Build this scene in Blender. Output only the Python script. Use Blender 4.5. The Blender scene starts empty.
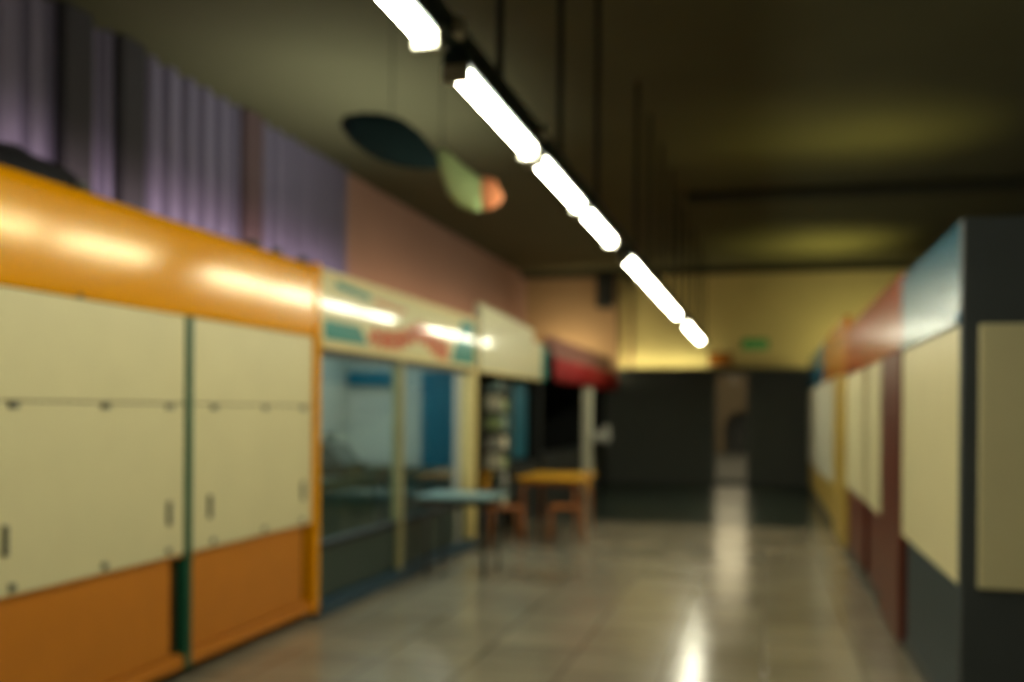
import bpy, bmesh, math, random
from mathutils import Vector, Matrix
random.seed(7)
S = bpy.context.scene
C = S.collection
PI = math.pi

# ------------------------------------------------------------------ materials
def srgb(r, g, b):
    f = lambda c: (c/255/12.92) if c/255 <= .04045 else ((c/255+.055)/1.055)**2.4
    return (f(r), f(g), f(b), 1)

def mat(name, col, rough=.5, spec=.5, metal=0, var=.12, scale=6, bump=0, coat=0, stretch=(1,1,1), rvar=0, tint=None):
    m = bpy.data.materials.new(name); m.use_nodes = True
    nt = m.node_tree; p = nt.nodes['Principled BSDF']
    p.inputs['Roughness'].default_value = rough
    p.inputs['Specular IOR Level'].default_value = spec
    p.inputs['Metallic'].default_value = metal
    if tint: p.inputs['Specular Tint'].default_value = tint
    p.inputs['Coat Weight'].default_value = coat
    p.inputs['Coat Roughness'].default_value = .08
    tc = nt.nodes.new('ShaderNodeTexCoord'); mp = nt.nodes.new('ShaderNodeMapping')
    mp.inputs['Scale'].default_value = stretch
    n = nt.nodes.new('ShaderNodeTexNoise'); n.inputs['Scale'].default_value = scale
    n.inputs['Detail'].default_value = 4
    nt.links.new(tc.outputs['Object'], mp.inputs[0]); nt.links.new(mp.outputs[0], n.inputs['Vector'])
    mx = nt.nodes.new('ShaderNodeMix'); mx.data_type = 'RGBA'
    mx.inputs[6].default_value = tuple(c*(1-var) for c in col[:3]) + (1,)
    mx.inputs[7].default_value = tuple(min(1, c*(1+var)) for c in col[:3]) + (1,)
    nt.links.new(n.outputs[0], mx.inputs[0]); nt.links.new(mx.outputs[2], p.inputs['Base Color'])
    if rvar:
        r = nt.nodes.new('ShaderNodeMapRange')
        r.inputs[3].default_value = max(.02, rough-rvar); r.inputs[4].default_value = rough+rvar
        nt.links.new(n.outputs[0], r.inputs[0]); nt.links.new(r.outputs[0], p.inputs['Roughness'])
    if bump:
        b = nt.nodes.new('ShaderNodeBump'); b.inputs['Strength'].default_value = bump
        b.inputs['Distance'].default_value = .01
        nt.links.new(n.outputs[0], b.inputs['Height']); nt.links.new(b.outputs[0], p.inputs['Normal'])
    return m

def emit(name, col, strength):
    m = bpy.data.materials.new(name); m.use_nodes = True
    nt = m.node_tree; p = nt.nodes['Principled BSDF']
    p.inputs['Base Color'].default_value = tuple(min(.8, c*.8) for c in col[:3]) + (1,)
    p.inputs['Emission Color'].default_value = col
    p.inputs['Emission Strength'].default_value = strength
    return m

def glass(name, tint=(.85, .95, .95, 1), ior=1.45):
    m = bpy.data.materials.new(name); m.use_nodes = True
    nt = m.node_tree; nt.nodes.remove(nt.nodes['Principled BSDF'])
    out = nt.nodes['Material Output']
    tr = nt.nodes.new('ShaderNodeBsdfTransparent'); tr.inputs[0].default_value = tint
    gl = nt.nodes.new('ShaderNodeBsdfGlossy'); gl.inputs['Roughness'].default_value = .03
    lw = nt.nodes.new('ShaderNodeLayerWeight')
    pw = nt.nodes.new('ShaderNodeMath'); pw.operation = 'POWER'; pw.inputs[1].default_value = 5
    fr = nt.nodes.new('ShaderNodeMath'); fr.operation = 'MULTIPLY_ADD'
    f0 = ((ior-1)/(ior+1))**2; fr.inputs[1].default_value = .9 if ior > 1.3 else .2; fr.inputs[2].default_value = f0
    nt.links.new(lw.outputs['Facing'], pw.inputs[0]); nt.links.new(pw.outputs[0], fr.inputs[0])
    mx = nt.nodes.new('ShaderNodeMixShader')
    nt.links.new(fr.outputs[0], mx.inputs[0]); nt.links.new(tr.outputs[0], mx.inputs[1])
    nt.links.new(gl.outputs[0], mx.inputs[2]); nt.links.new(mx.outputs[0], out.inputs[0])
    return m

M = {}
M['cream']   = mat('cream_board', srgb(220, 212, 166), .42, .4, var=.06, scale=3)
M['cream2']  = mat('pale_board', srgb(220, 218, 192), .40, .4, var=.06, scale=3)
M['yellow']  = mat('yellow_enamel', srgb(232, 156, 1), .16, .65, var=.05, scale=9, stretch=(1, 8, .4), tint=(1, .8, .38, 1))
M['ochre']   = mat('ochre_board', srgb(198, 122, 32), .45, .4, var=.10, scale=5)
M['ochre_dk']= mat('ochre_shadow_board', srgb(84, 48, 18), .6, .3)
M['green']   = mat('green_paint', srgb(10, 84, 62), .4, .5)
M['blue']    = mat('blue_enamel', srgb(6, 100, 128), .22, .6, var=.06, tint=(.7, .95, .9, 1))
M['navy']    = mat('navy_paint', srgb(20, 48, 58), .45, .4)
M['navy_dk'] = mat('dark_navy_paint', srgb(66, 72, 74), .55, .35)
M['red']     = mat('red_enamel', srgb(164, 46, 14), .18, .5, var=.08, tint=(1, .5, .25, 1))
M['redk']    = mat('red_board', srgb(96, 42, 26), .42, .45, var=.1)
M['crimson'] = mat('crimson_cloth', srgb(170, 24, 28), .7, .3)
M['rose']    = mat('faded_rose_cloth', srgb(150, 100, 88), .7, .3)
M['orange']  = mat('orange_enamel', srgb(206, 130, 34), .2, .5, tint=(1, .7, .3, 1))
M['mustard'] = mat('mustard_board', srgb(190, 160, 70), .4, .5)
M['teal']    = mat('teal_sign_paint', srgb(10, 132, 124), .4, .15, var=.04, coat=.4)
M['signred'] = mat('orange_red_lettering', srgb(206, 72, 24), .4, .15, var=.04, coat=.4)
M['sign']    = mat('glossy_sign_board', srgb(214, 208, 156), .4, .15, var=.05, scale=3, coat=.5)
M['sign2']   = mat('white_sign_board', srgb(216, 214, 176), .4, .15, var=.05, scale=3, coat=.5)
M['creamfr'] = mat('cream_frame', srgb(214, 196, 128), .35, .5)
M['olivefr'] = mat('olive_cream_frame', srgb(156, 150, 108), .4, .4)
M['tealdk']  = mat('dark_teal_board', srgb(36, 58, 54), .4, .5)
M['bluepl']  = mat('blue_plinth', srgb(18, 62, 84), .4, .5)
M['metal']   = mat('dark_rail_metal', srgb(22, 44, 50), .5, .4, metal=.0)
M['rodm']    = mat('hanger_steel', srgb(26, 34, 34), .6, .3)
M['black']   = mat('black_plastic', srgb(56, 60, 56), .5, .4)
M['grey']    = mat('grey_wall_board', srgb(176, 176, 164), .6, .3, scale=2)
M['bluein']  = mat('blue_shop_paint', srgb(8, 92, 112), .5, .4)
M['palebl']  = mat('pale_blue_laminate', srgb(128, 158, 156), .3, .5)
M['tabley']  = mat('yellow_laminate', srgb(226, 168, 40), .35, .5)
M['woodor']  = mat('orange_varnished_wood', srgb(156, 88, 30), .4, .5, scale=10, stretch=(1, 1, 5))
M['chrome']  = mat('grey_steel', srgb(120, 122, 112), .35, .5, metal=.6)
M['dark']    = mat('blackish_board', srgb(30, 33, 31), .6, .3)
M['glass']   = glass('shop_glass')
M['smoke']   = glass('door_glass', (.9, .9, .86, 1), 1.12)
M['tube']    = emit('lit_fluorescent', (1, .96, .72, 1), 40)
M['exit']    = emit('lit_green_sign', srgb(50, 130, 46), .22)
M['exitw']   = emit('lit_white_mark', srgb(150, 190, 130), .12)
M['wallY']   = mat('yellow_plaster', srgb(222, 206, 138), .8, .2, var=.10, scale=1.2)
M['wallB']   = mat('brown_lit_plaster', srgb(166, 136, 100), .85, .2, var=.12, scale=1.0)  # brown tone of the mixed light put into the paint
M['mauve']   = mat('mauve_lit_ribbed_sheet', srgb(120, 114, 136), .6, .3, var=.15, scale=1.5, stretch=(1, 4, .3))  # purple light on the wall is put into this colour
M['wallS']   = mat('pink_lit_plaster', srgb(164, 128, 114), .85, .2, var=.12, scale=1.0)  # pinkish stretch of the wall's light gradient, painted as plaster colour
M['plain']   = mat('plain_wall', srgb(110, 106, 92), .85, .2)
M['ceil']    = mat('dark_ceiling_board', srgb(90, 88, 62), .85, .2, var=.15, scale=1.0)
M['beam']    = mat('dark_beam', srgb(60, 60, 46), .8, .2)
M['column']  = mat('dark_column', srgb(64, 62, 66), .8, .2)
M['column2'] = mat('brown_column', srgb(92, 74, 76), .8, .2)
M['shutter'] = mat('blackish_green_shutter', srgb(92, 96, 90), .65, .25, var=.2)
M['asphalt'] = mat('asphalt', srgb(22, 23, 21), .9, .2)
M['plaster'] = mat('outdoor_plaster', srgb(62, 54, 42), .9, .2)
M['arch']    = mat('dark_gate', srgb(26, 28, 30), .9, .2)
M['ornG']    = mat('pale_green_fabric', srgb(158, 178, 122), .7, .3)
M['ornO']    = mat('orange_fabric', srgb(222, 140, 96), .7, .3)
M['ornD']    = mat('dark_teal_fabric', srgb(22, 42, 44), .8, .2)
M['bag']     = mat('dark_tarpaulin', srgb(34, 34, 40), .7, .3)

# floor: polished stone tiles, darker field towards the end doors
def floor_mat():
    m = bpy.data.materials.new('polished_floor_tiles'); m.use_nodes = True
    nt = m.node_tree; L = nt.links; p = nt.nodes['Principled BSDF']
    tc = nt.nodes.new('ShaderNodeTexCoord')
    br = nt.nodes.new('ShaderNodeTexBrick'); br.offset = 0; br.squash = 1
    br.inputs['Scale'].default_value = 1
    br.inputs['Brick Width'].default_value = .6; br.inputs['Row Height'].default_value = .6
    br.inputs['Mortar Size'].default_value = .012; br.inputs['Mortar Smooth'].default_value = .3
    br.inputs['Color1'].default_value = srgb(170, 160, 136); br.inputs['Color2'].default_value = srgb(150, 142, 122)
    br.inputs['Mortar'].default_value = srgb(122, 114, 96)
    L.new(tc.outputs['Object'], br.inputs['Vector'])
    br2 = nt.nodes.new('ShaderNodeTexBrick'); br2.offset = 0
    br2.inputs['Scale'].default_value = 1
    br2.inputs['Brick Width'].default_value = .6; br2.inputs['Row Height'].default_value = .6
    br2.inputs['Mortar Size'].default_value = .012
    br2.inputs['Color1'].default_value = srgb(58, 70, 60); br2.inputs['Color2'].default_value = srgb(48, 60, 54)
    br2.inputs['Mortar'].default_value = srgb(40, 46, 40)
    L.new(tc.outputs['Object'], br2.inputs['Vector'])
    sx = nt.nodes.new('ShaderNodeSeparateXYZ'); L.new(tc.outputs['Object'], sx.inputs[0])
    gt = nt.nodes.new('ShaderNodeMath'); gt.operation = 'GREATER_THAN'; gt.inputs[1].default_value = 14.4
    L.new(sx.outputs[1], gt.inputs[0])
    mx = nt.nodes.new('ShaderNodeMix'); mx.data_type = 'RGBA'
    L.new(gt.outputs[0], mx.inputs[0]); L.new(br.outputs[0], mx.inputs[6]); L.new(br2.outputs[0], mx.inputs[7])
    n = nt.nodes.new('ShaderNodeTexNoise'); n.inputs['Scale'].default_value = 1.3; n.inputs['Detail'].default_value = 6
    L.new(tc.outputs['Object'], n.inputs['Vector'])
    mu = nt.nodes.new('ShaderNodeMix'); mu.data_type = 'RGBA'; mu.blend_type = 'MULTIPLY'
    mu.inputs[0].default_value = .5
    L.new(mx.outputs[2], mu.inputs[6]); L.new(n.outputs[0], mu.inputs[7]); L.new(mu.outputs[2], p.inputs['Base Color'])
    r = nt.nodes.new('ShaderNodeMapRange'); r.inputs[3].default_value = .12; r.inputs[4].default_value = .26
    L.new(n.outputs[0], r.inputs[0]); L.new(r.outputs[0], p.inputs['Roughness'])
    b = nt.nodes.new('ShaderNodeBump'); b.inputs['Strength'].default_value = .25; b.inputs['Distance'].default_value = .003
    L.new(br.outputs['Fac'], b.inputs['Height']); b.invert = True
    L.new(b.outputs[0], p.inputs['Normal'])
    return m
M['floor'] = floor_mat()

# ------------------------------------------------------------------ mesh helpers
def B():
    return bmesh.new()

def box(bm, x0, x1, y0, y1, z0, z1, bev=.004, rot=None):
    r = bmesh.ops.create_cube(bm, size=1)
    vs = r['verts']
    c = Vector(((x0+x1)/2, (y0+y1)/2, (z0+z1)/2))
    for v in vs:
        v.co = Vector((v.co.x*(x1-x0), v.co.y*(y1-y0), v.co.z*(z1-z0)))
        if rot: v.co = rot @ v.co
        v.co += c
    if bev:
        es = list({e for v in vs for e in v.link_edges})
        bmesh.ops.bevel(bm, geom=es, offset=min(bev, .3*min(x1-x0, y1-y0, z1-z0)), segments=2, affect='EDGES', profile=.5)
    return bm

def tube(bm, a, b, r, r2=None, seg=12):
    a, b = Vector(a), Vector(b); d = b-a
    res = bmesh.ops.create_cone(bm, cap_ends=True, segments=seg, radius1=r, radius2=r if r2 is None else r2, depth=d.length)
    q = d.to_track_quat('Z', 'Y')
    for v in res['verts']:
        v.co = q @ v.co + (a+b)/2
    return bm

def ball(bm, c, rx, ry, rz, seg=16):
    r = bmesh.ops.create_uvsphere(bm, u_segments=seg, v_segments=seg//2+2, radius=1)
    for v in r['verts']:
        v.co = Vector((v.co.x*rx+c[0], v.co.y*ry+c[1], v.co.z*rz+c[2]))
    return bm

def prism(bm, pts, axis, a0, a1):
    """polygon pts (2D) extruded along axis 'x','y','z' from a0 to a1"""
    def P(p, a):
        return {'x': (a, p[0], p[1]), 'y': (p[0], a, p[1]), 'z': (p[0], p[1], a)}[axis]
    lo = [bm.verts.new(P(p, a0)) for p in pts]; hi = [bm.verts.new(P(p, a1)) for p in pts]
    n = len(pts)
    bm.faces.new(lo); bm.faces.new(hi[::-1])
    for i in range(n):
        bm.faces.new((lo[i], hi[i], hi[(i+1) % n], lo[(i+1) % n]))
    bmesh.ops.recalc_face_normals(bm, faces=bm.faces[:])
    return bm

def wloc(o):
    v = Vector((0, 0, 0))
    while o is not None:
        v += o.location; o = o.parent
    return v

def obj(name, bm, m, parent=None, smooth=False, label=None, stuff=False):
    if parent is not None:
        off = wloc(parent)
        for v in bm.verts: v.co -= off
    me = bpy.data.meshes.new(name); bm.to_mesh(me); bm.free()
    me.materials.append(m)
    if smooth:
        for p in me.polygons: p.use_smooth = True
    o = bpy.data.objects.new(name, me); C.objects.link(o)
    if parent is not None: o.parent = parent
    if label: o['label'] = label
    return o

def thing(name, label, cat, loc=(0, 0, 0), group=None):
    o = bpy.data.objects.new(name, None); C.objects.link(o); o.location = loc
    o.empty_display_size = .2
    o['label'] = label; o['category'] = cat
    if group: o['group'] = group
    return o

def tag(o, label, cat, group=None):
    o['label'] = label; o['category'] = cat
    if group: o['group'] = group
    return o

def struct(name, bm, m, smooth=False):
    o = obj(name, bm, m, smooth=smooth); o['kind'] = 'structure'
    return o

def dup(root, loc, rz=0, label=None):
    r = root.copy(); C.objects.link(r); r.location = loc; r.rotation_euler = (0, 0, rz)
    if label: r['label'] = label
    for ch in list(root.children):
        c = ch.copy(); C.objects.link(c); c.parent = r
        for g in ch.children:
            d = g.copy(); C.objects.link(d); d.parent = c
    return r

# ------------------------------------------------------------------ the setting
H = 4.75          # ceiling height
YB = 22.5         # end wall
XL, XR = -5.6, 6.0
YF = -4.0
D0, D1 = -1.10, -.34   # glass door opening in the end wall
DT = 2.55

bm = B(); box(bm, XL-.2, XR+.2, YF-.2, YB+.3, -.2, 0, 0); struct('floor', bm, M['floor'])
bm = B(); box(bm, XL-.2, XR+.2, YF-.2, YB+.3, H, H+.2, 0); struct('ceiling', bm, M['ceil'])
bm = B(); box(bm, XR, XR+.2, YF, YB, 0, H, 0); struct('wall_right', bm, M['plain'])
bm = B(); box(bm, XL-.2, XR+.2, YF-.2, YF, 0, H, 0); struct('wall_front', bm, M['plain'])
bm = B(); box(bm, XL, -5.4, 12.2, YB, 0, H, 0); struct('wall_side', bm, M['wallS'])
# end wall: yellow plaster over the corridor, the brown mixed light painted into the plaster beyond
bm = B(); box(bm, -3.26, XR, YB, YB+.3, DT, H, 0); struct('wall_back', bm, M['wallY'])
bm = B(); box(bm, XL, -3.26, YB-.02, YB+.3, DT, H, 0); struct('wall_back_left', bm, M['wallB'])
# pilaster where the two meet
bm = B(); box(bm, -3.40, -3.22, YB-.12, YB+.0, DT, H, .01); struct('trim_1', bm, M['wallB'])

def shutter(name, x0, x1):
    bm = B(); box(bm, x0, x1, YB+.06, YB+.3, 0, DT, 0)
    z = .06
    while z < DT-.1:                                   # horizontal slats of a roller shutter
        box(bm, x0, x1, YB+.0, YB+.07, z, z+.085, .012); z += .098
    return struct(name, bm, M['shutter'])
shutter('door_2', XL, D0-.10); shutter('door_3', D1+.10, XR)
bm = B()
box(bm, D0-.10, D0, YB-.03, YB+.3, 0, DT, .006); box(bm, D1, D1+.10, YB-.03, YB+.3, 0, DT, .006)
box(bm, D0, D1, YB-.03, YB+.3, DT-.07, DT, .006)
o = struct('trim_2', bm, M['shutter'])
# glass door leaf
dr = bpy.data.objects.new('door_1', None); C.objects.link(dr); dr.location = (D0, YB+.1, 0); dr['kind'] = 'structure'
bm = B()
for (a, b_, c, d_) in ((D0, D0+.05, 0, DT-.07), (D1-.05, D1, 0, DT-.07), (D0+.05, D1-.05, 0, .10), (D0+.05, D1-.05, DT-.12, DT-.07)):
    box(bm, a, b_, YB+.08, YB+.12, c, d_, .004)
obj('door_frame', bm, M['shutter'], dr)
bm = B(); box(bm, D0+.05, D1-.05, YB+.095, YB+.105, .10, DT-.12, 0); obj('pane', bm, M['smoke'], dr)
bm = B(); tube(bm, (D1-.09, YB+.05, .9), (D1-.09, YB+.05, 1.25), .012); obj('door_handle', bm, M['chrome'], dr)

bm = B(); box(bm, -3.2, .90, YB-.30, YB, DT-.05, DT+.02, .006); struct('trim_7', bm, M['shutter'])  # ledge added only to carry the made-up header lamp
# ribbed side wall behind the stalls, its purple light put into the paint
bm = B()
y, yend, step = YF, 12.2, .035
pa = []
while y < yend:
    ph = (y % .30)/.30
    xx = -5.4 + (.07 if ph < .45 else 0)
    pa.append((xx, y)); y += step
va = [(bm.verts.new((x, yy, 0)), bm.verts.new((x, yy, H))) for x, yy in pa]
for i in range(len(va)-1):
    bm.faces.new((va[i][0], va[i+1][0], va[i+1][1], va[i][1]))
box(bm, -5.6, -5.41, YF, yend, 0, H, 0)
struct('wall_left', bm, M['mauve'])
bm = B(); box(bm, -5.34, -5.24, 7.28, 7.62, 0, H, .02); struct('pillar_1', bm, M['column'])
bm = B(); box(bm, -5.34, -5.26, 9.36, 9.74, 0, H, .02); struct('pillar_2', bm, M['column2'])
bm = B(); box(bm, -5.34, -5.24, 6.58, 6.92, 0, H, .02); struct('pillar_3', bm, M['column'])
# ceiling beams across the hall
for i, (y0, y1) in enumerate(((14.4, 14.8), (YB-.55, YB-.2))):
    bm = B(); box(bm, -1.1 if i == 0 else XL, XR, y0, y1, H-.12, H, .01); struct('trim_%d' % (i+3), bm, M['beam'])

# outside the glass door: yard, wall with a dark arched gate
bm = B(); box(bm, -30, 30, YB+.3, 60, -.2, 0, 0); struct('ground_outside', bm, M['asphalt'])
def arch_wall():
    bm = B()
    yw, hw = 40.0, 3.45
    a0, a1, zs = -1.55, -.15, .95
    R = (a1-a0)/2; cx = (a0+a1)/2
    box(bm, -22, a0, yw, yw+.4, 0, hw, 0); box(bm, a1, 22, yw, yw+.4, 0, hw, 0)
    n = 14
    for i in range(n):
        t0, t1 = PI-PI*i/n, PI-PI*(i+1)/n
        p0 = (cx+R*math.cos(t0), zs+R*math.sin(t0)); p1 = (cx+R*math.cos(t1), zs+R*math.sin(t1))
        prism(bm, [p0, p1, (p1[0], hw), (p0[0], hw)], 'y', yw, yw+.4)
    return bm
struct('wall_outside', arch_wall(), M['plaster'])
bm = B(); box(bm, -1.6, -.1, 40.3, 40.36, 0, 2, 0); struct('door_4', bm, M['arch'])

# ------------------------------------------------------------------ big yellow stall
XS = -3.33
def yellow_stall():
    y0, yA, yB, y1 = 1.84, 3.54, 5.24, 6.94
    t = thing('market_stall', 'long yellow market stall with closed cream shutters above ochre panels', 'stall', (XS, (y0+y1)/2, 0))
    bm = B(); box(bm, -4.35, XS-.05, y0, y1, .08, 2.56, .01); obj('body', bm, M['ochre_dk'], t)
    bm = B(); box(bm, -4.40, XS+.01, y0-.02, y1+.02, 2.56, 2.60, .008)
    obj('roof', bm, M['yellow'], t)
    # fascia with rolled upper edge
    prof = [(XS-.05, 2.15), (XS+.03, 2.15), (XS+.035, 2.18), (XS+.035, 2.62), (XS+.03, 2.655), (XS+.015, 2.68), (XS-.01, 2.695), (XS-.05, 2.70)]
    bm = B(); prism(bm, prof, 'y', y0, y1+.03); obj('fascia', bm, M['yellow'], t)
    bm = B(); box(bm, XS-.05, XS+.05, y1-.03, y1+.05, .06, 2.71, .008); obj('corner_post', bm, M['yellow'], t)
    bm = B(); box(bm, XS-.05, XS+.05, y0-.05, y0+.03, .06, 2.71, .008); obj('corner_post', bm, M['yellow'], t)
    for yy in (yA, yB):
        bm = B(); box(bm, XS-.04, XS+.035, yy-.030, yy+.030, .06, 2.15, .006); obj('mullion', bm, M['green'], t, label='slim dark green upright between the shutters')
    for a, b in ((y0, yA), (yA, yB), (yB, y1)):
        lo, hi = a+.035, b-.035
        if a == y0: lo += .03
        if b == y1: hi -= .0
        for z0, z1 in ((1.632, 2.145), (.745, 1.625)):
            bm = B(); box(bm, XS-.03, XS+.02, lo, hi, z0, z1, .006)
            sp = obj('shutter_panel', bm, M['cream'], t)
            if z1 < 2:
                for k in (.15, .55, .9):
                    yy = lo+(hi-lo)*k
                    bm = B(); box(bm, XS+.018, XS+.034, yy-.03, yy+.03, 1.595, 1.625, .004); obj('hinge', bm, M['chrome'], sp)
                    bm = B(); box(bm, XS+.018, XS+.032, yy-.02, yy+.02, .765, .80, .004); obj('latch', bm, M['chrome'], sp)
                for k in (.12, .90):
                    yy = lo+(hi-lo)*k
                    bm = B(); box(bm, XS+.018, XS+.04, yy-.012, yy+.012, .93, 1.07, .005); obj('handle', bm, M['chrome'], sp)
        bm = B(); box(bm, XS-.045, XS-.005, lo+.06, hi-.10, .16, .725, .006); obj('lower_panel', bm, M['ochre'], t)
        bm = B(); box(bm, XS-.04, XS+.01, lo, hi, .725, .744, .003); obj('sill_rail', bm, M['ochre'], t)
    bm = B(); box(bm, XS-.06, XS+.02, y0, y1+.02, .07, .15, .008); obj('base_rail', bm, M['ochre'], t)
    bm = B(); box(bm, -4.3, XS-.12, y0+.05, y1-.05, 0, .08, 0); obj('plinth', bm, M['black'], t)
    for yy in (4.3, 6.05, 6.38, 6.78):
        bm = B(); box(bm, XS-.03, XS+.015, yy-.04, yy+.04, 2.695, 2.735, .008); obj('clip', bm, M['black'], t)
    bm = B(); tube(bm, (XS+.03, 4.25, 2.155), (XS+.05, 4.25, 2.155), .012); obj('bolt', bm, M['black'], t)
    return t
yellow_stall()

# dark bundle on the stall roof
bm = B()
ball(bm, (-3.95, 4.4, 2.76), .30, .80, .23, 20); ball(bm, (-3.9, 5.1, 2.72), .24, .42, .12, 18)
for v in bm.verts:
    v.co.z += .02*math.sin(v.co.y*19)*math.cos(v.co.x*15)
    v.co.z = max(v.co.z, 2.602)
tag(obj('tarpaulin_bundle', bm, M['bag'], smooth=True), 'dark crumpled tarpaulin bundle lying on the roof of the yellow stall', 'bundle')

# ------------------------------------------------------------------ glazed stall with the lettered sign
def glazed_stall():
    y0, ym, y1 = 7.02, 8.82, 11.25
    t = thing('market_stall', 'glazed market stall under a cream sign with teal corners and reddish lettering', 'stall', (XS, (y0+y1)/2, 0))
    # shell
    bm = B(); box(bm, -4.95, -4.90, y0, y1, 0, 2.60, 0); obj('back_wall', bm, M['grey'], t)
    for ya, yb in ((y0, y0+.04), (y1-.04, y1)):
        bm = B(); box(bm, -4.90, XS-.06, ya, yb, 0, 2.60, 0); obj('side_wall', bm, M['grey'], t)
    bm = B(); box(bm, -4.95, XS, y0, y1, 2.60, 2.64, 0); obj('roof', bm, M['grey'], t)
    # sign
    bm = B(); box(bm, XS-.06, XS+.02, y0+.03, y1+.02, 2.10, 2.67, .006)
    sg = obj('sign_board', bm, M['sign'], t)
    bm = B(); e = .025
    for (a, b_, c, d_) in ((y0+.03, y1+.02, 2.645, 2.685), (y0+.03, y1+.02, 2.075, 2.125), (y1-.02, y1+.04, 2.075, 2.685)):
        box(bm, XS-.02, XS+.03+.01, a, b_, c, d_, .006)
    obj('sign_frame', bm, M['creamfr'], sg)
    F0, F1 = XS+.018, XS+.024
    for pts in ([(y0+.08, 2.15), (y0+.95, 2.15), (y0+.78, 2.30), (y0+.08, 2.30)],
                [(y1-.95, 2.13), (y1-.06, 2.13), (y1-.06, 2.62), (y1-.55, 2.62)],
                [(y0+.30, 2.57), (y0+1.0, 2.545), (y0+1.0, 2.59), (y0+.30, 2.625)]):
        bm = B(); prism(bm, pts, 'x', F0, F1); obj('corner_flash', bm, M['teal'], sg, label='teal corner shape')
    # unreadable lettering: slanted strokes rising in an arch
    bm = B()
    for k in range(24):
        u = k/23
        yy = y0+1.02+u*2.1
        zc = 2.235+.13*math.exp(-((u-.60)/.20)**2)
        h = .05+.045*abs(math.sin(k*1.7))+.03*u
        w = .032+.02*abs(math.cos(k*2.3))
        prism(bm, [(yy-w, zc-h), (yy+w*.4, zc-h), (yy+w*1.2, zc+h), (yy-w*.2, zc+h)], 'x', F0, F1)
        if k % 2:
            prism(bm, [(yy-.02, zc-.014), (yy+.09, zc-.014), (yy+.09, zc+.02), (yy-.02, zc+.02)], 'x', F0, F1)
    obj('lettering', bm, M['signred'], sg, label='reddish lettering')
    bm = B()
    for k in range(6):
        yy = y0+1.15+k*.13
        prism(bm, [(yy-.03, 2.53-k*.004), (yy+.05, 2.53-k*.004), (yy+.06, 2.57-k*.004), (yy-.02, 2.57-k*.004)], 'x', F0, F1)
    obj('lettering', bm, M['signred'], sg)
    # posts
    bm = B(); box(bm, XS-.05, XS+.0, y0+.01, y0+.07, .10, 2.08, .005); obj('post', bm, M['tealdk'], t)
    bm = B(); box(bm, XS-.06, XS+.025, ym-.05, ym+.05, .10, 2.08, .006); obj('post', bm, M['olivefr'], t, label='dull olive-cream middle post')
    bm = B(); box(bm, XS-.10, XS+.03, y1-.17, y1+.06, .10, 2.08, .008); obj('post', bm, M['creamfr'], t, label='broad cream end post')
    bm = B(); box(bm, XS-.06, XS+.0, y1-.60, y1-.52, .10, 2.08, .006); obj('post', bm, M['grey'], t, label='slim grey post')
    bm = B(); box(bm, XS-.06, XS+.005, y0+.03, y1, 2.02, 2.08, .004); obj('head_rail', bm, M['black'], t)
    # low wall and plinth
    for a, b in ((y0+.07, ym-.05), (ym+.05, y1-.28)):
        bm = B(); box(bm, XS-.05, XS-.015, a, b, .12, .52, .006); obj('low_panel', bm, M['tealdk'], t)
        bm = B(); box(bm, XS-.09, XS+.02, a, b, .52, .56, .006); obj('sill', bm, M['dark'], t)
    bm = B(); box(bm, XS-.06, XS+.05, y0+.01, y1+.03, 0, .11, .01); obj('plinth', bm, M['bluepl'], t)
    for a, b in ((y0+.08, ym-.055), (ym+.055, y1-.63)):
        bm = B(); box(bm, XS-.034, XS-.028, a, b, .56, 2.02, 0); obj('pane', bm, M['glass'], t)
    # inside
    bm = B(); box(bm, -4.88, -4.30, 11.13, 11.205, 1.88, 2.06, .004); obj('blue_band', bm, M['bluein'], t)
    bm = B(); box(bm, -3.95, -3.48, 11.16, 11.205, .05, 2.06, .004); obj('inner_door', bm, M['bluein'], t)
    bm = B(); box(bm, -4.60, -4.05, 7.3, 10.0, 0, .92, .01); obj('counter', bm, M['tealdk'], t)
    bm = B(); box(bm, -4.88, -3.46, 10.75, 11.12, 0, .95, .01); obj('low_cupboard', bm, M['tealdk'], t)
    return t
glazed_stall()

# things on and behind the counter of the glazed stall
t = thing('coffee_machine', 'black coffee machine on the counter seen through the glazed stall window', 'machine', (-4.3, 8.4, .92))
bm = B(); box(bm, -4.52, -4.12, 8.05, 8.75, .92, 1.30, .02); obj('body', bm, M['black'], t)
bm = B(); box(bm, -4.50, -4.16, 8.1, 8.7, 1.30, 1.36, .02); obj('cup_rack', bm, M['chrome'], t)
bm = B(); box(bm, -4.12, -4.02, 8.2, 8.6, .95, .98, .004); obj('drip_tray', bm, M['chrome'], t)
t = thing('box', 'small orange box on the counter behind the glazed stall window', 'box', (-4.2, 7.75, .92))
bm = B(); box(bm, -4.34, -4.1, 7.58, 7.92, .92, 1.12, .01); obj('body', bm, M['woodor'], t)
bm = B(); box(bm, -4.35, -4.09, 7.57, 7.93, 1.12, 1.145, .005); obj('lid', bm, M['woodor'], t)
t = thing('cash_register', 'dark cash register on the counter near the blue inner door', 'register', (-4.3, 9.6, .92))
bm = B(); box(bm, -4.5, -4.1, 9.3, 9.85, .92, 1.05, .01); obj('drawer', bm, M['black'], t)
bm = B(); prism(bm, [(-4.48, 1.05), (-4.14, 1.05), (-4.3, 1.25), (-4.48, 1.28)], 'y', 9.35, 9.8); obj('body', bm, M['black'], t)
bm = B(); box(bm, -4.42, -4.36, 9.5, 9.65, 1.27, 1.36, .005); obj('display', bm, M['tealdk'], t)

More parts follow.
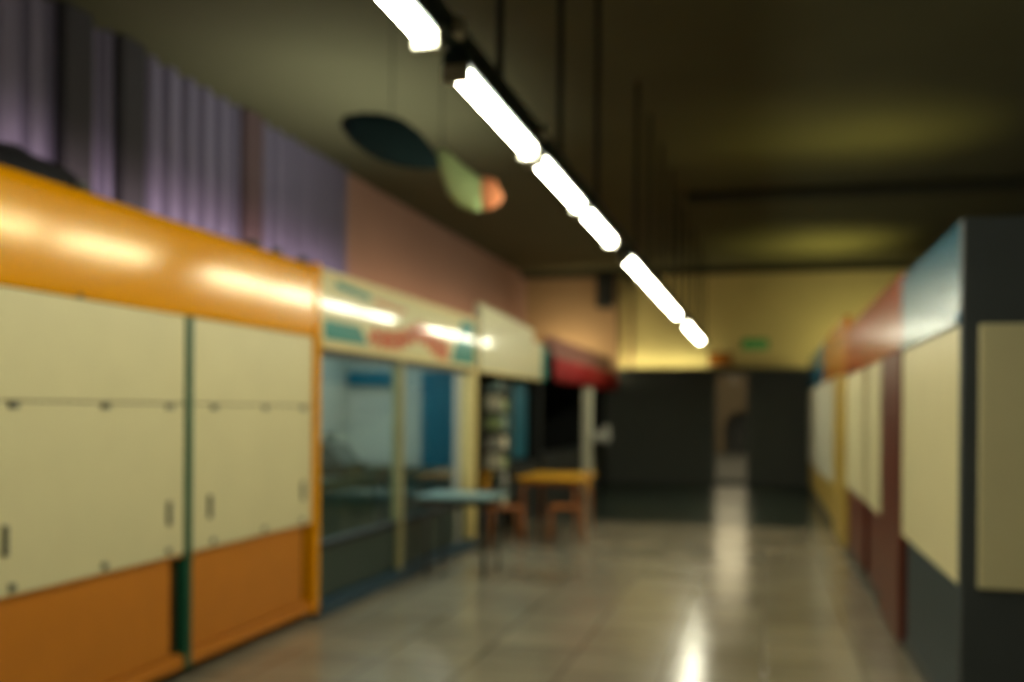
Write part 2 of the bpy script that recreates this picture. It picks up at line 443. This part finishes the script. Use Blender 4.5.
# folding table that sticks out from the glazed stall
def table(name, label, x0, x1, y0, y1, z, mt, ml, th=.035, splay=.0, r=.018):
    t = thing(name, label, 'table', ((x0+x1)/2, (y0+y1)/2, 0))
    bm = B(); box(bm, x0, x1, y0, y1, z-th, z, .012); obj('tabletop', bm, mt, t)
    bm = B(); i = .06
    box(bm, x0+i, x1-i, y0+i, y0+i+.02, z-th-.06, z-th, .003); box(bm, x0+i, x1-i, y1-i-.02, y1-i, z-th-.06, z-th, .003)
    box(bm, x0+i, x0+i+.02, y0+i, y1-i, z-th-.06, z-th, .003); box(bm, x1-i-.02, x1-i, y0+i, y1-i, z-th-.06, z-th, .003)
    obj('apron', bm, ml, t)
    for sx, ax in ((-1, x0+.09), (1, x1-.09)):
        for sy, ay in ((-1, y0+.09), (1, y1-.09)):
            bm = B(); tube(bm, (ax+sx*splay, ay+sy*splay, 0), (ax, ay, z-th), r); obj('leg', bm, ml, t, smooth=True)
    return t
table('table', 'pale blue-grey table jutting out from the glazed stall', -3.26, -2.50, 9.05, 9.75, .78, M['palebl'], M['black'], .03)
table('table', 'yellow-topped table with orange legs outside the dark open stall', -3.08, -2.24, 12.3, 13.6, .76, M['tabley'], M['woodor'], .04, .03, .022)

def chair(label, loc, rz):
    t = thing('chair', label, 'chair', (0, 0, 0), 'orange chairs around the yellow table')
    bm = B(); box(bm, -.21, .21, -.21, .21, .43, .455, .012); obj('seat', bm, M['woodor'], t)
    for sx in (-1, 1):
        bm = B(); tube(bm, (sx*.20, .20, 0), (sx*.18, .18, .43), .016); obj('leg', bm, M['woodor'], t, smooth=True)
        bm = B(); tube(bm, (sx*.20, -.22, 0), (sx*.18, -.18, .43), .016); obj('leg', bm, M['woodor'], t, smooth=True)
        bm = B(); tube(bm, (sx*.18, -.18, .44), (sx*.18, -.25, .86), .014); obj('back_post', bm, M['woodor'], t, smooth=True)
    bm = B(); box(bm, -.21, .21, -.255, -.232, .68, .88, .01, Matrix.Rotation(-.16, 3, 'X')); obj('backrest', bm, M['tabley'], t, label='yellow backrest')
    for y in (-.19, .19):
        bm = B(); tube(bm, (-.19, y, .2), (.19, y, .2), .010); obj('stretcher', bm, M['woodor'], t, smooth=True)
    t.location = loc; t.rotation_euler = (0, 0, rz)
    return t
c0 = chair('orange chair between the pale blue table and the yellow table', (-3.02, 11.55, 0), -1.1)
dup(c0, (-2.32, 11.85, 0), 1.7, 'orange chair at the corridor corner of the yellow table')

# ------------------------------------------------------------------ open stall with the plain white sign
def open_stall():
    y0, y1 = 11.35, 15.0
    t = thing('market_stall', 'dark open market stall under a plain white sign board with teal end', 'stall', (XS, (y0+y1)/2, 0))
    bm = B(); box(bm, -5.0, -4.95, y0, y1, 0, 2.6, 0); obj('back_wall', bm, M['dark'], t)
    bm = B(); box(bm, -4.95, XS-.1, y0, y0+.05, 0, 2.6, 0); obj('side_wall', bm, M['dark'], t)
    bm = B(); box(bm, -4.95, XS-.1, y1-.05, y1, 0, 2.6, 0); obj('side_wall', bm, M['dark'], t)
    bm = B(); box(bm, -5.0, XS, y0, y1, 2.6, 2.64, 0); obj('roof', bm, M['dark'], t)
    bm = B(); prism(bm, [(y0+.03, 2.10), (y1-.3, 2.10), (y1-.3, 2.62), (y1-.85, 2.62), (y1-.85, 2.78), (y0+.03, 2.88)], 'x', XS-.03, XS+.05)
    sg = obj('sign_board', bm, M['sign2'], t)
    bm = B(); prism(bm, [(y1-.3, 2.08), (y1+.1, 2.08), (y1+.1, 2.60), (y1-.3, 2.62)], 'x', XS-.03, XS+.05); obj('sign_end', bm, M['teal'], sg, label='teal end of the sign')
    bm = B(); box(bm, XS-.02, XS+.06, y0+.03, y1-.3, 2.06, 2.10, .005); obj('sign_trim', bm, M['creamfr'], sg)
    bm = B(); box(bm, XS-.10, XS-.02, y1-.1, y1, 0, 2.1, .006); obj('post', bm, M['dark'], t)
    bm = B(); box(bm, XS-.4, XS-.04, y0+2.05, y1-.1, 0, .85, .01); obj('counter', bm, M['dark'], t)
    bm = B(); box(bm, -3.60, -3.52, 13.95, 14.75, .9, 2.05, .006); obj('hanging_panel', bm, M['bluein'], t, label='blue-green panel inside')
    return t
open_stall()

# rack of small goods just inside the open stall
t = thing('display_rack', 'narrow rack of small pale packets just inside the dark open stall', 'rack', (-3.5, 13.0, 0))
bm = B()
for yy in (12.75, 13.30):
    for xx in (-3.62, -3.40):
        tube(bm, (xx, yy, 0), (xx, yy, 2.0), .012)
obj('frame', bm, M['chrome'], t)
for k in range(7):
    z = .30+k*.26
    bm = B(); box(bm, -3.63, -3.39, 12.74, 13.31, z, z+.012, .002); obj('shelf', bm, M['chrome'], t)
pk = [M['grey'], M['palebl'], M['cream2'], M['tealdk'], M['ornG']]
pm = None
cols = ('grey', 'pale blue', 'off-white', 'dark teal', 'pale green')
names_h = ('lowest', 'second lowest', 'third lowest', 'middle', 'third highest', 'second highest', 'topmost')
for k in range(7):
    for q in range(2):
        z = .313+k*.26; yy = 12.78+q*.27
        i = (k*3+q*2+k//2) % 5
        bm = B(); h = .13+.03*((k+q) % 3)
        box(bm, -3.60, -3.43, yy, yy+.20, z, z+h, .012)
        o = obj('packet', bm, pk[i])
        tag(o, '%s packet on the %s shelf of the display rack, %s end' % (cols[i], names_h[k], ('corridor' if q == 0 else 'inner')), 'packet', 'packets on the display rack')

# ------------------------------------------------------------------ red awning stall at the end of the row
def awning_stall():
    y0, y1 = 15.15, 21.9
    t = thing('market_stall', 'stall with a crimson and faded pink awning and a white post by the end wall', 'stall', (XS, (y0+y1)/2, 0))
    bm = B(); box(bm, -4.9, -4.85, y0, y1, 0, 2.55, 0); obj('back_wall', bm, M['dark'], t)
    bm = B(); box(bm, -4.85, XS-.1, y1-.05, y1, 0, 2.55, 0); obj('side_wall', bm, M['dark'], t)
    bm = B(); box(bm, -4.9, XS-.02, y0, y1, 2.55, 2.6, 0); obj('roof', bm, M['dark'], t)
    bm = B(); prism(bm, [(XS-.02, 2.62), (XS-.02, 2.80), (XS+.03, 2.78), (XS+.16, 2.45), (XS+.16, 2.42)], 'y', y0, y1); obj('awning', bm, M['rose'], t, label='faded pink awning')
    bm = B()
    n = 24
    for k in range(n):                                           # scalloped valance
        a = y0+(y1-y0)*k/n; b = y0+(y1-y0)*(k+1)/n
        prism(bm, [(a, 2.43), (b, 2.43), (b, 2.12), ((a*.75+b*.25), 2.07), ((a+b)/2, 2.05), ((a*.25+b*.75), 2.07), (a, 2.12)], 'x', XS+.14, XS+.165)
    obj('valance', bm, M['crimson'], t, label='crimson valance')
    bm = B(); box(bm, XS-.02, XS+.13, 18.55, 18.85, 0, 2.12, .01); obj('post', bm, M['cream2'], t, label='white post')
    bm = B(); box(bm, XS-.4, XS-.05, y0+.2, y1-.2, 0, .9, .01); obj('counter', bm, M['dark'], t)
    return t
awning_stall()
t = thing('wall_phone', 'pale telephone bracket fixed on the white post under the red awning', 'telephone', (-3.1, 18.85, 1.0))
bm = B(); box(bm, -3.2, -2.85, 18.6, 18.8, 1.02, 1.22, .03); obj('hood', bm, M['grey'], t)
bm = B(); box(bm, -2.98, -2.86, 18.64, 18.76, 1.16, 1.34, .02); obj('handset', bm, M['grey'], t)

# ------------------------------------------------------------------ stalls across the corridor
XQ = .92
def right_stall(label, y0, y1, z1, zf, zp, zb, bays, piers, mf, mb, mp, mlow, end=None, dx=0.0, ml='navy'):
    """z1 top, zf fascia underside, zp panel top, zb panel underside; bays = [(ya,yb)], piers = [(ya,yb)]"""
    X = XQ+dx
    t = thing('market_stall', label, 'stall', (X, (y0+y1)/2, 0))
    bm = B(); box(bm, X+.04, X+1.7, y0+.01, y1-.01, .03, z1-.15, .01); obj('body', bm, mb, t)
    bm = B(); box(bm, X-.03, X+.04, y0, y1, zf, z1, .012); obj('fascia', bm, mf, t)
    bm = B(); box(bm, X-.045, X+.04, y0, y1, zf-.035, zf+.02, .008); obj('moulding', bm, mf, t)
    for a, b in bays:
        bm = B(); box(bm, X-.02, X+.04, a, b, zb, zp, .006); obj('shutter_panel', bm, mp, t)
        bm = B(); box(bm, X+.0, X+.04, a+.05, b-.12, .10, zb-.03, .006); obj('lower_panel', bm, mlow, t)
    for a, b in piers:
        bm = B(); box(bm, X-.03, X+.04, a, b, .03, zf, .008); obj('pier', bm, mlow, t)
    bm = B(); box(bm, X-.0, X+.04, y0, y1, 0, .08, .006); obj('plinth', bm, M['black'], t)
    if end:
        bm = B(); box(bm, X-.03, X+1.72, y0-.05, y0+.02, 0, z1, .01); e = obj('end_wall', bm, M['navy_dk'], t)
        bm = B(); box(bm, X+.045, X+1.35, y0-.075, y0-.03, zb+.01, zp-.01, .006); obj('end_panel', bm, mp, e, label='cream panel on the end wall')
    return t
right_stall('blue market stall with a cream shutter and a dark end wall facing the camera', 5.08, 7.2, 2.52, 2.06, 2.03, .78,
            [(5.14, 7.17)], [], M['blue'], M['navy_dk'], M['cream'], M['navy'], end=True)
right_stall('red market stall with cream shutters next to the blue end stall', 7.24, 12.05, 2.56, 2.06, 2.04, .78,
            [(8.42, 9.55), (9.95, 11.95)], [(7.24, 8.38)], M['red'], M['redk'], M['cream'], M['redk'], ml='fascia')
right_stall('orange and mustard market stall beyond the red stall', 12.1, 16.2, 2.74, 2.10, 2.08, .62,
            [(14.1, 16.15)], [(12.1, 14.05)], M['orange'], M['ochre_dk'], M['cream2'], M['mustard'])
right_stall('small blue market stall with a whitish shutter against the end wall', 16.25, 22.0, 2.72, 2.12, 2.10, .60,
            [(16.3, 21.9)], [], M['blue'], M['navy_dk'], M['cream2'], M['mustard'])

# ------------------------------------------------------------------ lighting rail and lamps
XLAMP, ZL = -1.2, 2.92
lamps = [2.18, 3.80, 5.21, 6.62, 8.74, 10.08, 11.42, 12.76, 15.25, 16.55, 17.85]
rail = thing('lighting_rail', 'long dark metal rail hung by thin rods from the ceiling, carrying the tube lamps', 'rail', (XLAMP, 10, ZL+.14))
bm = B(); box(bm, XLAMP-.035, XLAMP+.035, -1.4, 21.0, ZL+.115, ZL+.20, .006); obj('rail_bar', bm, M['metal'], rail)
for y in (.6, 1.9, 3.1, 4.44, 5.83, 7.18, 9.48, 10.55, 11.75, 13.1, 14.2, 15.6, 17.2, 18.8, 20.4):
    bm = B(); tube(bm, (XLAMP, y, ZL+.19), (XLAMP, y, H), .019); obj('hanger_rod', bm, M['rodm'], rail, smooth=True)
for y in (3.66, 5.13):
    bm = B(); box(bm, XLAMP+.0, XLAMP+.07, y-.04, y+.04, ZL+.118, ZL+.19, .01); obj('cable_clip', bm, M['grey'], rail, label='pale grey clip')

def lamp(y0, label):
    t = thing('fluorescent_lamp', label, 'lamp', (XLAMP, y0+.61, ZL+.05), 'tube lamps under the hanging rail')
    bm = B(); box(bm, XLAMP-.055, XLAMP+.055, y0-.03, y0+1.25, ZL+.055, ZL+.115, .008); obj('housing', bm, M['metal'], t)
    # lit opal trough: half round section
    pr = [(XLAMP+.038*math.cos(a), ZL+.05+.054*math.sin(a)) for a in [PI+PI*i/10 for i in range(11)]]
    bm = B(); prism(bm, pr, 'y', y0, y0+1.22); obj('tube', bm, M['tube'], t, label='white glowing tube')
    for a in (y0-.03, y0+1.22):
        bm = B(); box(bm, XLAMP-.052, XLAMP+.052, a, a+.03, ZL-.015, ZL+.056, .006); obj('end_cap', bm, M['grey'], t)
    return t
ordn = ['first', 'second', 'third', 'fourth', 'fifth', 'sixth', 'seventh', 'eighth', 'ninth', 'tenth', 'eleventh', 'twelfth']
l0 = None
for i, y in enumerate(lamps):
    lab = '%s glowing tube lamp on the hanging rail, counted from the top edge of the photo' % ordn[i]
    if l0 is None: l0 = lamp(y, lab)
    else: dup(l0, (XLAMP, y+.61, ZL+.05), 0, lab)
for y in (.85, -.55):
    dup(l0, (XLAMP, y+.61, ZL+.05), 0, 'glowing tube lamp on the hanging rail overhead, before the first in view')

# ------------------------------------------------------------------ small things on the walls and hanging
t = thing('exit_sign', 'small lit green exit sign on the yellow wall above the dark doors', 'sign', (-.19, YB-.1, 2.98))
bm = B(); box(bm, -.50, .06, YB-.06, YB, 2.98, 3.22, .01); obj('case', bm, M['tealdk'], t)
bm = B(); box(bm, -.48, -.23, YB-.07, YB-.055, 3.0, 3.2, .004); box(bm, -.20, .04, YB-.07, YB-.055, 3.0, 3.2, .004); obj('face', bm, M['exit'], t)
bm = B()                                                          # running figure and arrow marks
yy0, yy1 = YB-.074, YB-.069
ball(bm, (-.335, YB-.071, 3.165), .016, .004, .016, 10)
prism(bm, [(-.37, 3.08), (-.34, 3.08), (-.32, 3.145), (-.35, 3.145)], 'y', yy0, yy1)
prism(bm, [(-.37, 3.08), (-.35, 3.09), (-.40, 3.02), (-.42, 3.03)], 'y', yy0, yy1)
prism(bm, [(-.35, 3.08), (-.335, 3.09), (-.30, 3.02), (-.32, 3.02)], 'y', yy0, yy1)
prism(bm, [(-.17, 3.085), (-.08, 3.085), (-.08, 3.05), (-.02, 3.1), (-.08, 3.15), (-.08, 3.115), (-.17, 3.115)], 'y', yy0, yy1)
obj('pictogram', bm, M['exitw'], t)

t = thing('notice_board', 'small brown notice board on the yellow wall over the glass door', 'notice', (-.98, YB, 2.66))
bm = B(); box(bm, -1.22, -.72, YB-.03, YB, 2.64, 2.92, .006); obj('frame', bm, M['ochre_dk'], t)
bm = B(); box(bm, -1.19, -.75, YB-.036, YB-.028, 2.67, 2.89, .002); obj('sheet', bm, M['ochre'], t)

t = thing('loudspeaker', 'dark loudspeaker on a bracket high beside the brown pilaster', 'speaker', (-3.42, YB-.5, 3.95))
bm = B(); prism(bm, [(-3.66, YB-.62), (-3.26, YB-.62), (-3.33, YB-.25), (-3.59, YB-.25)], 'z', 3.92, 4.62); obj('cabinet', bm, M['ornD'], t)
bm = B(); box(bm, -3.63, -3.29, YB-.645, YB-.615, 3.96, 4.58, .012); obj('grille', bm, M['black'], t)
bm = B(); tube(bm, (-3.45, YB-.27, 4.3), (-3.45, YB-.02, 4.3), .03); obj('bracket', bm, M['rodm'], t)

bm = B(); tube(bm, (-2.95, YB-.05, DT), (-2.95, YB-.05, H), .035)
tag(obj('wall_pipe', bm, M['wallB'], smooth=True), 'thin vertical pipe on the yellow end wall beside the pilaster', 'pipe')

# hanging ornament: dark wing, curved pale green body with an orange tip, on a cord
def ornament():
    d = 7.0
    f, cs, sn = 995.0, math.cos(math.radians(14.27)), math.sin(math.radians(14.27))
    def P(px, py, dd=d):
        r = (px-512)/f*dd; z = 1.6-(py-411)/f*dd
        return Vector((r*cs-dd*sn, r*sn+dd*cs, z))
    t = thing('hanging_ornament', 'curved pale green and orange ornament with a dark wing hanging under the ceiling', 'ornament', P(465, 185))
    def sweep(pts, rad, flat=.6):
        bm = B(); prev = None
        n = len(pts)
        for i in range(n):
            a = pts[max(0, i-1)]; b = pts[min(n-1, i+1)]
            dirv = (b-a).normalized()
            side = dirv.cross(Vector((sn, -cs, 0))).normalized()
            dep = Vector((-sn, cs, 0))
            ring = [bm.verts.new(pts[i]+side*math.cos(k*PI/6)*rad[i]+dep*math.sin(k*PI/6)*rad[i]*flat) for k in range(12)]
            if prev:
                for k in range(12):
                    bm.faces.new((prev[k], prev[(k+1) % 12], ring[(k+1) % 12], ring[k]))
            else: bm.faces.new(ring[::-1])
            prev = ring
        bm.faces.new(prev)
        bmesh.ops.recalc_face_normals(bm, faces=bm.faces[:])
        return bm
    g = [P(438, 150), P(444, 160), P(451, 172), P(459, 183), P(467, 191), P(475, 194), P(480, 194)]
    obj('body', sweep(g, [.03, .055, .085, .115, .125, .125, .12]), M['ornG'], t, smooth=True)
    o_ = [P(480, 194), P(487, 193), P(493, 191), P(498, 189)]
    obj('tip', sweep(o_, [.12, .115, .10, .07]), M['ornO'], t, smooth=True, label='orange tip')
    w = [P(340, 122), P(355, 128), P(372, 134), P(390, 141), P(408, 150), P(424, 159), P(437, 166)]
    obj('wing', sweep(w, [.04, .11, .15, .165, .14, .09, .03], .25), M['ornD'], t, smooth=True, label='dark teal wing')
    a = P(440, 153)
    bm = B(); tube(bm, a, (a.x, a.y, H), .004, seg=6); obj('cord', bm, M['rodm'], t)
    b = P(390, 135)
    bm = B(); tube(bm, b, (b.x, b.y, H), .004, seg=6); obj('cord', bm, M['rodm'], t)
ornament()

# ------------------------------------------------------------------ hidden lamps, several added as fill
def area(name, loc, rot, sx, sy, power, col, spread=PI):
    l = bpy.data.lights.new(name, 'AREA'); l.shape = 'RECTANGLE'; l.size = sx; l.size_y = sy
    l.energy = power; l.color = col; l.spread = spread
    o = bpy.data.objects.new(name, l); C.objects.link(o); o.location = loc; o.rotation_euler = rot
    return o
area('unseen_roof_light', (-4.3, 7.2, 2.80), (0, PI/2, 0), .08, 9.4, 72, (1, .74, .80), 1.75)
area('unseen_roof_light', (-4.5, 17.0, 2.80), (0, PI/2, 0), .08, 9.4, 34, (1, .74, .42), 2.4)
area('unseen_roof_light', (-3.5, 9.4, 2.72), (PI, -.2, 0), .15, 3.0, 20, (.95, 1, .88), 1.9)  # added uplight, stands in for the lens glow beside the tubes
area('added_wall_fill', (2.2, 21.2, 2.66), (PI/2+.5, 0, .6), 1.6, .3, 14, (1, .90, .45))  # unseen lamp added to brighten the yellow end wall
area('added_wall_wash', (-2.2, YB-.22, 2.60), (PI-.25, 0, 0), 2.0, .06, 5.5, (1, .90, .56))  # made-up strip lamp that brightens the foot of the yellow wall
area('unseen_roof_light', (-4.3, 21.55, 2.78), (PI/2+.4, 0, -.25), 1.2, .2, 16, (1, .84, .52))  # unseen fill added to lift the brown end wall
area('shop_lamp', (-4.1, 9.0, 2.57), (0, 0, 0), .2, 3.2, 30, (.80, .95, 1))
area('stall_top_lamp', (1.45, 12.9, 2.45), (PI, -.25, 0), .8, 2.0, 62, (1, .88, .24), 1.5)
area('stall_top_lamp', (1.45, 19.4, 2.60), (PI, -.25, 0), .8, 2.0, 22, (1, .88, .24), 1.5)

w = bpy.data.worlds.new('evening_sky'); S.world = w; w.use_nodes = True
bg = w.node_tree.nodes['Background']; bg.inputs[0].default_value = (1, .84, .56, 1); bg.inputs[1].default_value = 1.8

# ------------------------------------------------------------------ camera
cam = bpy.data.cameras.new('camera'); co = bpy.data.objects.new('camera', cam); C.objects.link(co)
cam.sensor_fit = 'HORIZONTAL'; cam.sensor_width = 36
cam.lens = 995/1024*36
cam.shift_x = 0; cam.shift_y = 70/1024
co.location = (0, 0, 1.6)
co.matrix_world = Matrix.Translation((0, 0, 1.6)) @ Matrix.Rotation(math.radians(14.27), 4, 'Z') @ Matrix.Rotation(PI/2, 4, 'X') @ Matrix.Rotation(math.radians(.4), 4, 'Z')
cam.dof.use_dof = True; cam.dof.focus_distance = 1.2; cam.dof.aperture_fstop = 2.0; cam.dof.aperture_blades = 0
cam.clip_end = 200
S.camera = co

S.view_settings.view_transform = 'Standard'; S.view_settings.look = 'None'
S.view_settings.gamma = 1; S.view_settings.use_curve_mapping = False
S.view_settings.exposure = .44
S.cycles.use_denoising = True
S.cycles.max_bounces = 10; S.cycles.diffuse_bounces = 5; S.cycles.glossy_bounces = 5; S.cycles.transparent_max_bounces = 12
S.cycles.sample_clamp_indirect = 6
